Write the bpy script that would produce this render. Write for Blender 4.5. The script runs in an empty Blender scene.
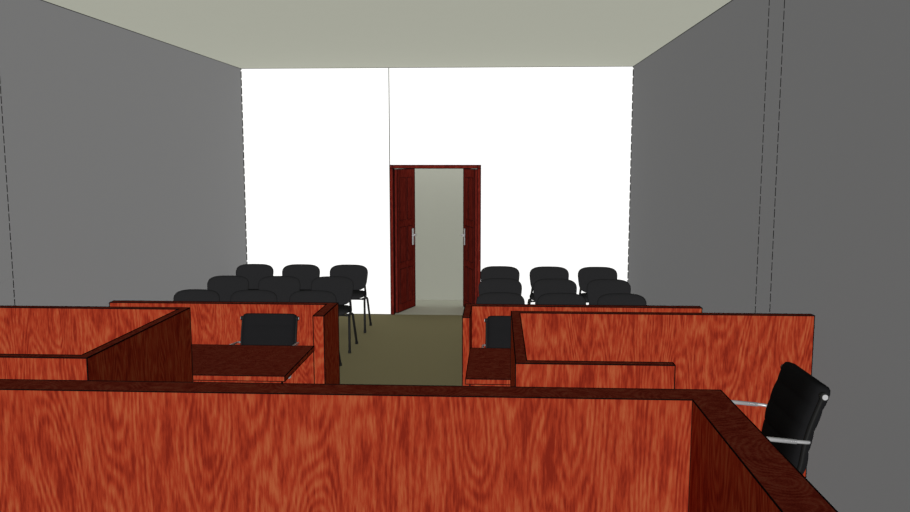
import bpy, bmesh, math, random
from mathutils import Vector, Matrix
random.seed(3)
SC=bpy.context.scene
SC.view_settings.view_transform='Standard'
SC.view_settings.look='None'
COL=bpy.context.collection

# ------------------------------------------------------------ camera
cam=bpy.data.objects.new('camera',bpy.data.cameras.new('camera'));COL.objects.link(cam)
cam.location=(0,0,2.21);cam.rotation_euler=(math.radians(90-6.95),0,math.radians(3.01))
cam.data.lens=812/910*36;cam.data.sensor_width=36;cam.data.clip_start=0.05;SC.camera=cam

def lin(c): return tuple((x/255/12.92 if x/255<=.04045 else ((x/255+.055)/1.055)**2.4) for x in c)
# ------------------------------------------------------------ materials
def base(name,rough=.8,spec=0.0):
    m=bpy.data.materials.new(name);m.use_nodes=True
    b=m.node_tree.nodes['Principled BSDF'];b.inputs['Roughness'].default_value=rough
    b.inputs['Specular IOR Level'].default_value=spec
    return m,m.node_tree,b
def plain(name,c,rough=.8,spec=0.0,var=.03,scale=6,metal=0):
    m,nt,b=base(name,rough,spec);N=nt.nodes;L=nt.links
    tc=N.new('ShaderNodeTexCoord');n=N.new('ShaderNodeTexNoise');n.inputs['Scale'].default_value=scale
    L.new(tc.outputs['Object'],n.inputs['Vector'])
    mx=N.new('ShaderNodeMix');mx.data_type='RGBA'
    mx.inputs[6].default_value=(*[x*(1-var) for x in c],1);mx.inputs[7].default_value=(*[min(1,x*(1+var)) for x in c],1)
    L.new(n.outputs['Fac'],mx.inputs[0]);L.new(mx.outputs[2],b.inputs['Base Color'])
    b.inputs['Metallic'].default_value=metal
    return m
def wood(name,dark,mid,light,sc=1.0):
    m,nt,b=base(name,1.0,0.0);N=nt.nodes;L=nt.links
    tc=N.new('ShaderNodeTexCoord')
    def mapped(s):
        mp=N.new('ShaderNodeMapping');mp.inputs['Scale'].default_value=[q*sc for q in s]
        L.new(tc.outputs['Object'],mp.inputs['Vector']);return mp.outputs[0]
    n1=N.new('ShaderNodeTexNoise');n1.inputs['Scale'].default_value=1;n1.inputs['Detail'].default_value=3
    L.new(mapped((26,26,6)),n1.inputs['Vector'])
    # flowing growth-ring lines
    n2=N.new('ShaderNodeTexNoise');n2.inputs['Scale'].default_value=1;n2.inputs['Detail'].default_value=.6
    L.new(mapped((6,6,1.25)),n2.inputs['Vector'])
    k=N.new('ShaderNodeMath');k.operation='MULTIPLY';k.inputs[1].default_value=125;L.new(n2.outputs['Fac'],k.inputs[0])
    s=N.new('ShaderNodeMath');s.operation='SINE';L.new(k.outputs[0],s.inputs[0])
    s2=N.new('ShaderNodeMath');s2.operation='MULTIPLY';s2.inputs[1].default_value=.068;L.new(s.outputs[0],s2.inputs[0])
    n3=N.new('ShaderNodeTexNoise');n3.inputs['Scale'].default_value=1.0;n3.inputs['Detail'].default_value=2
    L.new(mapped((170,170,20)),n3.inputs['Vector'])
    c=N.new('ShaderNodeMath');c.operation='MULTIPLY_ADD';c.inputs[1].default_value=.5;L.new(n1.outputs['Fac'],c.inputs[0]);L.new(s2.outputs[0],c.inputs[2])
    d=N.new('ShaderNodeMath');d.operation='MULTIPLY_ADD';d.inputs[1].default_value=.5;L.new(n3.outputs['Fac'],d.inputs[0]);L.new(c.outputs[0],d.inputs[2])
    r=N.new('ShaderNodeValToRGB');L.new(d.outputs[0],r.inputs[0])
    e=r.color_ramp.elements;e[0].position=.34;e[0].color=(*dark,1);e[1].position=.70;e[1].color=(*light,1)
    x=e.new(.5);x.color=(*mid,1)
    L.new(r.outputs[0],b.inputs['Base Color'])
    return m
M_line=plain('edge_line_black',(.004,.004,.004),var=0)
M_wood=wood('padauk_wood',lin((116,33,20)),lin((145,50,29)),lin((160,79,48)))
M_wood_shade=wood('padauk_wood_top_shade',lin((88,26,18)),lin((106,38,27)),lin((118,58,42)))  # darker copy of the wood, shade of the top faces put into the colour
M_mahog=wood('mahogany_door_wood',lin((72,20,15)),lin((88,25,19)),lin((104,36,27)),1.0)
M_white=plain('white_wall_paint',(.96,.96,.96),var=.003)
M_wl=plain('wall_left_shade_grey',(.05,.05,.05),var=.005)  # white side wall, its unlit grey put into the base colour
M_wr=plain('wall_right_shade_grey',(.038,.038,.038),var=.005)  # same white wall, with a deeper shade put into the colour
M_ceil=plain('ceiling_paint',(.11,.112,.094),var=.01)
M_floor=plain('olive_carpet',(.100,.088,.048),var=.04,scale=40)
M_corr=plain('corridor_paint',(.225,.23,.195),var=.01)
M_corrf=plain('corridor_floor',(.58,.585,.50),var=.01)
M_blk=plain('black_fabric',(.017,.017,.018),rough=.9,var=.1,scale=60)
M_frame=plain('black_tube_steel',(.010,.010,.010),rough=.6,spec=.1)
M_leather=plain('black_leather',(.012,.012,.013),rough=.9,spec=.0,scale=30)
M_chrome=plain('brushed_chrome',(.42,.42,.43),rough=.35,spec=.5,metal=.3,var=.02)
M_plat=plain('platform_carpet',(.100,.088,.048),var=.04,scale=40)

# ------------------------------------------------------------ mesh helpers
def finish(name,bm,mats,smooth=False,loc=None,parent=None):
    bmesh.ops.recalc_face_normals(bm,faces=bm.faces)
    me=bpy.data.meshes.new(name);bm.to_mesh(me);bm.free()
    for m in mats: me.materials.append(m)
    ob=bpy.data.objects.new(name,me);COL.objects.link(ob)
    if loc: ob.location=loc
    if parent: ob.parent=parent
    return ob
def box(bm,a,b,mi=0,M=None):
    vs=[]
    for x in (a[0],b[0]):
        for y in (a[1],b[1]):
            for z in (a[2],b[2]):
                p=Vector((x,y,z)); vs.append(bm.verts.new(M@p if M else p))
    fs=[(0,1,3,2),(4,6,7,5),(0,4,5,1),(2,3,7,6),(0,2,6,4),(1,5,7,3)]
    for f in fs:
        fc=bm.faces.new([vs[i] for i in f]);fc.material_index=mi
def line(bm,p,q,w,mi=1):
    p=Vector(p);q=Vector(q);d=(q-p)
    if d.length<1e-6:return
    d.normalize();u=d.orthogonal().normalized()
    if abs(d.z)>.99:u=Vector((1,0,0))
    elif abs(d.z)<.01:u=Vector((0,0,1))
    v=d.cross(u);h=w/2
    p=p-d*h;q=q+d*h
    vs=[bm.verts.new(c+u*s*h+v*t*h) for c in (p,q) for s,t in((-1,-1),(1,-1),(1,1),(-1,1))]
    for i in range(4):
        f=bm.faces.new((vs[i],vs[(i+1)%4],vs[4+(i+1)%4],vs[4+i]));f.material_index=mi
    for s in(vs[:4],vs[4:]):
        f=bm.faces.new(s);f.material_index=mi
def dash(bm,p,q,w,on=.07,off=.04,mi=1):
    p=Vector(p);q=Vector(q);L=(q-p).length;d=(q-p)/L;s=0
    while s<L:
        line(bm,p+d*s,p+d*min(L,s+on),w,mi);s+=on+off
def prism(bm,fp,z0,z1,w=0,mi=0,li=1,top=None):
    n=len(fp)
    lo=[bm.verts.new((x,y,z0)) for x,y in fp];hi=[bm.verts.new((x,y,z1)) for x,y in fp]
    for i in range(n):
        f=bm.faces.new((lo[i],lo[(i+1)%n],hi[(i+1)%n],hi[i]));f.material_index=mi
    f=bm.faces.new(lo);f.material_index=mi
    f=bm.faces.new(hi);f.material_index=mi if top is None else top
    if w:
        P=[(x,y) for x,y in fp]
        for i in range(n):
            a=P[i];b=P[(i+1)%n]
            line(bm,(*a,z1),(*b,z1),w,li);line(bm,(*a,z0),(*b,z0),w,li);line(bm,(*a,z0),(*a,z1),w,li)
def boxl(bm,a,b,w,mi=0,li=1,top=None):
    prism(bm,[(a[0],a[1]),(b[0],a[1]),(b[0],b[1]),(a[0],b[1])],a[2],b[2],w,mi,li,top)
def tube(bm,pts,r,mi=0,seg=10,closed=False):
    pts=[Vector(p) for p in pts];n=len(pts);rings=[];u=None
    for i,p in enumerate(pts):
        if closed:d=pts[(i+1)%n]-pts[i-1]
        else:d=pts[min(i+1,n-1)]-pts[max(i-1,0)]
        d.normalize()
        if u is None:u=d.orthogonal().normalized()
        else:
            u=(u-d*u.dot(d)).normalized()
        v=d.cross(u)
        rings.append([bm.verts.new(p+(u*math.cos(t)+v*math.sin(t))*r) for t in [2*math.pi*k/seg for k in range(seg)]])
    for i in range(n if closed else n-1):
        A=rings[i];B=rings[(i+1)%n]
        for k in range(seg):
            f=bm.faces.new((A[k],A[(k+1)%seg],B[(k+1)%seg],B[k]));f.material_index=mi;f.smooth=True
    if not closed:
        for R in(rings[0],rings[-1]):
            f=bm.faces.new(R);f.material_index=mi
def smoothpath(pts,r=.05,n=5):
    pts=[Vector(p) for p in pts];out=[pts[0]]
    for i in range(1,len(pts)-1):
        a,b,c=pts[i-1],pts[i],pts[i+1]
        da=(a-b);dc=(c-b);ra=min(r,da.length*.45);rc=min(r,dc.length*.45)
        s=b+da.normalized()*ra;e=b+dc.normalized()*rc
        for k in range(n+1):
            t=k/n;out.append(s*(1-t)**2+b*2*t*(1-t)+e*t*t)
    out.append(pts[-1]);return out
def pad(bm,fn,w,h,t,mi=0,ex=4.0,seg=48,taper=0.0):
    """rounded upholstered pad: local (a,b,c) a across, b along height 0..h, c thickness, mapped by fn"""
    radii=[0,.35,.6,.78,.9,.97,1.0]
    def pt(r,th,side):
        c,s=math.cos(th),math.sin(th)
        x=math.copysign(abs(c)**(2/ex),c)*r*w/2;y=math.copysign(abs(s)**(2/ex),s)*r*h/2
        x*=1-taper*(0.5-y/h)
        z=side*t/2*math.sqrt(max(0,1-r**6))
        return fn(x,y+h/2,z)
    sides=[]
    for side in(1,-1):
        rings=[]
        for r in radii[1:-1]:
            rings.append([bm.verts.new(pt(r,2*math.pi*k/seg,side)) for k in range(seg)])
        c=bm.verts.new(pt(0,0,side));sides.append((c,rings))
    rim=[bm.verts.new(pt(1,2*math.pi*k/seg,1)) for k in range(seg)]
    for c,rings in sides:
        R=rings+[rim]
        for k in range(seg):
            f=bm.faces.new((c,R[0][k],R[0][(k+1)%seg]));f.smooth=True;f.material_index=mi
            for j in range(len(R)-1):
                f=bm.faces.new((R[j][k],R[j][(k+1)%seg],R[j+1][(k+1)%seg],R[j+1][k]));f.smooth=True;f.material_index=mi

# ------------------------------------------------------------ room shell
XL,XR,YB,ZC,YF=-3.545,1.81,11.24,3.42,-1.6
DX0,DX1,DZ=-1.495,-.235,2.1
bm=bmesh.new();box(bm,(XL-.15,YF,-.12),(XR+.15,YB,0));FLOOR=finish('floor',bm,[M_floor])
bm=bmesh.new();box(bm,(XL-.15,YF,ZC),(XR+.15,YB+.12,ZC+.12));CEIL=finish('ceiling',bm,[M_ceil])
lw=.010
bm=bmesh.new();box(bm,(XL-.12,YF,0),(XL,YB+.12,ZC))
line(bm,(XL,YF,ZC),(XL,YB,ZC),.009);line(bm,(XL,YF,0),(XL,YB,0),.010)
dash(bm,(XL,YB,0),(XL,YB,ZC),.020)
for yy in(5.41,5.71): dash(bm,(XL,yy,0),(XL,yy,ZC),.006,.05,.02)
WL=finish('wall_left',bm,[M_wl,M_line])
bm=bmesh.new();box(bm,(XR,YF,0),(XR+.12,YB+.12,ZC))
line(bm,(XR,YF,ZC),(XR,YB,ZC),.009);line(bm,(XR,YF,0),(XR,YB,0),.010)
dash(bm,(XR,YB,0),(XR,YB,ZC),.020)
for yy in(5.41,5.71): dash(bm,(XR,yy,0),(XR,yy,ZC),.006,.05,.02)
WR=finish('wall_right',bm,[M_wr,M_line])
bm=bmesh.new()
box(bm,(XL,YB,0),(DX0,YB+.12,ZC));box(bm,(DX1,YB,0),(XR,YB+.12,ZC));box(bm,(DX0,YB,DZ),(DX1,YB+.12,ZC))
line(bm,(XL,YB,ZC),(XR,YB,ZC),lw);line(bm,(XL,YB,0),(DX0,YB,0),lw);line(bm,(DX1,YB,0),(XR,YB,0),lw)
line(bm,(DX0,YB,DZ),(DX0,YB,ZC),lw)
finish('wall_back',bm,[M_white,M_line])
# corridor beyond the door
CY=12.45
bm=bmesh.new();box(bm,(-3.2,YB,-.12),(1.6,CY+.1,-.001));CF=finish('floor_corridor',bm,[M_corrf])
bm=bmesh.new();box(bm,(-3.2,CY,0),(1.6,CY+.1,2.9));finish('wall_corridor_back',bm,[M_corr])
bm=bmesh.new();box(bm,(-3.3,YB+.12,0),(-3.2,CY+.1,2.9));finish('wall_corridor_left',bm,[M_corr])
bm=bmesh.new();box(bm,(1.6,YB+.12,0),(1.7,CY+.1,2.9));finish('wall_corridor_right',bm,[M_corr])
bm=bmesh.new();box(bm,(-3.3,YB+.12,2.9),(1.7,CY+.1,3.0));finish('ceiling_corridor',bm,[M_corr])
# door casing
bm=bmesh.new();c=.045;y0,y1=YB-.02,YB+.14
prism(bm,[(DX0,y0),(DX0+c,y0),(DX0+c,y1),(DX0,y1)],0,DZ,.008)
prism(bm,[(DX1-c,y0),(DX1,y0),(DX1,y1),(DX1-c,y1)],0,DZ,.008)
boxl(bm,(DX0,y0,DZ-c),(DX1,y1,DZ),.008)
finish('trim_door_casing',bm,[M_mahog,M_line])
def door(name,hx,sgn,ang):
    W=.585;H=DZ-.06
    bm=bmesh.new()
    boxl(bm,(0,-.02,0.005),(W,.02,H),.007)
    for (z0,z1) in((.12,.62),(.72,1.22),(1.32,H-.12)):
        for s in(-1,1):
            for (a,b) in((.07,W/2-.025),(W/2+.025,W-.12)):
                ya,yb=(s*.02,s*.028)
                boxl(bm,(a,min(ya,yb),z0),(b,max(ya,yb),z1),.004)
    hxp=W-.075
    for s in(-1,1):
        box(bm,(hxp-.022,min(s*.02,s*.030),.93),(hxp+.022,max(s*.02,s*.030),1.17),2)
        tube(bm,[(hxp,s*.03,1.08),(hxp,s*.075,1.08)],.011,2)
        tube(bm,smoothpath([(hxp,s*.06,1.08),(hxp,s*.075,1.08),(hxp-.12,s*.075,1.075)],.015),.011,2)
    ob=finish(name,bm,[M_mahog,M_line,M_chrome])
    ob.location=(hx,YB+.115,0)
    a=math.radians(ang) if sgn>0 else math.radians(180-ang)
    ob.rotation_euler=(0,0,a)
    return ob
door('door_1',DX0+c+.022,1,71)
door('door_2',DX1-c-.022,-1,72)

# ------------------------------------------------------------ dais and joinery
PZ=.35;G=.012
bm=bmesh.new();box(bm,(XL+G,YF,0.001),(XR-G,4.95,PZ));DAIS=finish('dais_platform',bm,[M_plat,M_line])
T=.05;Z0=PZ+.004;WM=[M_wood,M_line,M_wood_shade]
bm=bmesh.new()
jx0,jx1=-2.47,.735;t=.118
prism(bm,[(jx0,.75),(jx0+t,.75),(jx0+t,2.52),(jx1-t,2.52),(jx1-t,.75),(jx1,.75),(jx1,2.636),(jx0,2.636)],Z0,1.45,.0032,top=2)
finish('judge_bench',bm,WM)
bm=bmesh.new();x1=-1.845
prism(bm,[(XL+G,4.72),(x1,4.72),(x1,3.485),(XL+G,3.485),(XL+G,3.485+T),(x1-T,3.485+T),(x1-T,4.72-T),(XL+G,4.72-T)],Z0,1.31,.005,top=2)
finish('jury_box',bm,WM)
bm=bmesh.new();x0=.083
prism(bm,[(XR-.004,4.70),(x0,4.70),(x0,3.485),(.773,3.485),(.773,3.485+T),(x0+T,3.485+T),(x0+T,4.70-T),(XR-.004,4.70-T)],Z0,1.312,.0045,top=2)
finish('witness_box',bm,WM)
bt=.09
bm=bmesh.new()
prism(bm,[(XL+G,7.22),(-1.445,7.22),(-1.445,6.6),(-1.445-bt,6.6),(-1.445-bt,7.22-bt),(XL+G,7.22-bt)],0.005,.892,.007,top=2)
finish('bar_partition',bm,WM)
bm=bmesh.new();r0=-.285
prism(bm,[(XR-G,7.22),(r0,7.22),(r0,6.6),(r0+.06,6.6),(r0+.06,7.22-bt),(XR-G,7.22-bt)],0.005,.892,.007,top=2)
finish('bar_partition',bm,WM)
def table(x0,x1):
    bm=bmesh.new();w=.005
    boxl(bm,(x0,5.24,.715),(x1,6.12,.75),w,top=2)
    boxl(bm,(x0+.32,5.30,0.004),(x0+.36,6.04,.715),w);boxl(bm,(x1-.36,5.30,0.004),(x1-.32,6.04,.715),w)
    boxl(bm,(x0+.03,5.27,.30),(x1-.03,5.30,.715),w)
    finish('counsel_table',bm,WM)
table(-2.95,-1.42);table(-.205,1.33)

# ------------------------------------------------------------ gallery chairs
def gallery_mesh():
    bm=bmesh.new()
    def fb(x,b,c):
        y=.185+.085*(b/.34)-.45*x*x+c*1.0
        return Vector((x,y,.465+b-.01*c))
    pad(bm,fb,.535,.335,.05,0,ex=3.6,taper=.14)
    def fs(x,b,c):
        z=.455+c-.02*(max(0,(.12-b))/.12)**2
        return Vector((x,-.235+b,z))
    pad(bm,fs,.50,.43,.06,0,ex=4.2,taper=-.08)
    r=.014
    for s in(-1,1):
        tube(bm,smoothpath([(s*.285,.20,.0),(s*.265,.06,.40),(s*.24,-.17,.415)],.05),r,1)
        tube(bm,smoothpath([(s*.285,-.27,.0),(s*.262,-.14,.40),(s*.235,.13,.415),(s*.20,.235,.60),(s*.19,.262,.70)],.05),r,1)
        for y in(.20,-.27): tube(bm,[(s*.285,y,0.0),(s*.283,y*.98,.03)],.018,1)
    tube(bm,[(-.25,-.14,.41),(.25,-.14,.41)],.010,1)
    tube(bm,[(-.25,.08,.41),(.25,.08,.41)],.010,1)
    bmesh.ops.recalc_face_normals(bm,faces=bm.faces)
    me=bpy.data.meshes.new('gallery_chair');bm.to_mesh(me);bm.free()
    me.materials.append(M_blk);me.materials.append(M_frame)
    return me
gm=gallery_mesh()
XLc=[-1.95,-2.585,-3.205];XRc=[.035,.67,1.29]
for xs,ys in((XLc,(10.27,9.20,8.18)),(XRc,(10.22,9.15,8.15))):
    for y in ys:
        for x in xs:
            o=bpy.data.objects.new('gallery_chair',gm);COL.objects.link(o);o.location=(x,y,0.002)

# ------------------------------------------------------------ office chairs (ribbed pad, chrome loop arms)
def office_mesh():
    bm=bmesh.new();W=.45
    prof=smoothpath([(0,-.26,.44),(0,-.20,.47),(0,.12,.445),(0,.20,.50),(0,.22,.68),(0,.295,.895)],.08,6)
    L=[0]
    for a,b in zip(prof,prof[1:]):L.append(L[-1]+(b-a).length)
    tot=L[-1];N=120
    def at(s):
        s=min(max(s,0),tot)
        for i in range(len(prof)-1):
            if L[i+1]>=s or i==len(prof)-2:
                k=(s-L[i])/(L[i+1]-L[i]);return prof[i].lerp(prof[i+1],k),(prof[i+1]-prof[i]).normalized()
    ribs=9
    def hw(s):
        e=min(s,tot-s);R=.026
        if e>=R:return W/2
        return W/2-R+math.sqrt(max(0,R*R-(R-e)**2))
    rows=[]
    for i in range(N+1):
        u=i/N; s=tot*u
        p,d=at(s);n=Vector((0,-d.z,d.y))
        rb=abs(math.sin(math.pi*ribs*u))**.5
        puff=.036+.007*rb
        if i in(0,N):puff=.014
        H=hw(s);row=[];K=14
        for k in range(K+1):
            x=-H+2*H*k/K;e=(1-abs(2*k/K-1)**6)
            row.append((x,p+n*(puff*(.35+.65*e))))
        back=[(x,p-n*(.022+.006*rb)) for x,_ in reversed(row)]
        rows.append([bm.verts.new(Vector((x,q.y,q.z))) for x,q in row+back])
    m=len(rows[0])
    for A,B in zip(rows,rows[1:]):
        for k in range(m):
            f=bm.faces.new((A[k],A[(k+1)%m],B[(k+1)%m],B[k]));f.smooth=True
    bm.faces.new(rows[0]);bm.faces.new(rows[-1])
    for s in(-1,1):
        a0,a1=.03,tot-.03
        tube(bm,[Vector((s*(W/2+.004),at(a0+(a1-a0)*i/40)[0].y,at(a0+(a1-a0)*i/40)[0].z)) for i in range(41)],.011,2)
        tube(bm,[(s*(W/2-.01),.283,.858),(s*(W/2+.020),.283,.858)],.018,3,12)
        tube(bm,[(s*(W/2+.020),.283,.858),(s*(W/2+.025),.283,.858)],.012,1,12)
        x=s*(W/2+.035)
        tube(bm,smoothpath([(s*(W/2),.235,.655),(x,.22,.665),(x,.02,.68),(x,-.10,.70),(x,-.155,.66),(x,-.13,.52),(x,-.06,.44),(s*(W/2-.02),-.05,.435)],.05,6),.008,1)
        tube(bm,[(x,.17,.668),(x,.02,.681),(x,-.06,.693)],.010,1)
    box(bm,(-.17,-.12,.395),(.17,.12,.42),1)
    tube(bm,[(0,0,.40),(0,0,.24)],.018,1,14);tube(bm,[(0,0,.26),(0,0,.08)],.030,3,14)
    for k in range(5):
        a=2*math.pi*k/5+.3;c,s=math.cos(a),math.sin(a)
        tube(bm,[(0,0,.105),(.15*c,.15*s,.095),(.29*c,.29*s,.075)],.017,1,10)
        tube(bm,[(.29*c,.29*s,.085),(.29*c,.29*s,.045)],.010,3,8)
        for q in(-1,1):
            w=Vector((-s,c,0));o=Vector((.29*c,.29*s,.029))
            tube(bm,[o+w*q*.006,o+w*q*.026],.028,3,16)
    bmesh.ops.recalc_face_normals(bm,faces=bm.faces)
    me=bpy.data.meshes.new('office_chair');bm.to_mesh(me);bm.free()
    for q in(M_leather,M_chrome,M_frame,M_frame):me.materials.append(q)
    return me
om=office_mesh()
for loc,rz in(((-1.915,6.37,0.001),0),((.145,6.37,0.001),0),((1.092,3.63,PZ+.002),-90)):
    o=bpy.data.objects.new('office_chair',om);COL.objects.link(o);o.location=loc;o.rotation_euler=(0,0,math.radians(rz))

# ------------------------------------------------------------ lights
def sun(name,d,s,recv=None):
    l=bpy.data.lights.new(name,'SUN');l.energy=s*math.pi;l.angle=math.radians(2)
    l.use_shadow=False
    try:l.cycles.cast_shadow=False
    except Exception:pass
    o=bpy.data.objects.new(name,l);COL.objects.link(o)
    o.rotation_euler=Vector(d).to_track_quat('-Z','Y').to_euler();o.location=(-.9,-3,5)
    if recv:
        c=bpy.data.collections.new(name+'_lit')
        for r in recv:c.objects.link(r)
        o.light_linking.receiver_collection=c
    return o
sun('sun_main',(0,1,-.01),1.04)
sun('fill_top',(0,0,-1),.02)
sun('fill_to_right',(1,0,0),.03)
sun('fill_to_left',(-1,0,0),.03)
sun('wash_ceiling',(0,0,1),3.25,[CEIL])  # wash suns: added light without a source, reaching only the linked surfaces
sun('wash_wall_left',(-1,0,0),3.15,[WL])
sun('wash_wall_right',(1,0,0),3.1,[WR])
sun('wash_floor',(0,0,-1),.55,[FLOOR,DAIS])
al=bpy.data.lights.new('corridor_floor_fill','AREA');al.shape='RECTANGLE';al.size=3;al.size_y=.6;al.energy=18  # unseen area light added to brighten the corridor floor
o=bpy.data.objects.new('corridor_floor_fill',al);COL.objects.link(o);o.location=(-.85,11.95,2.85)
w=bpy.data.worlds.new('world');SC.world=w;w.use_nodes=True
w.node_tree.nodes['Background'].inputs[0].default_value=(1,1,1,1);w.node_tree.nodes['Background'].inputs[1].default_value=.03
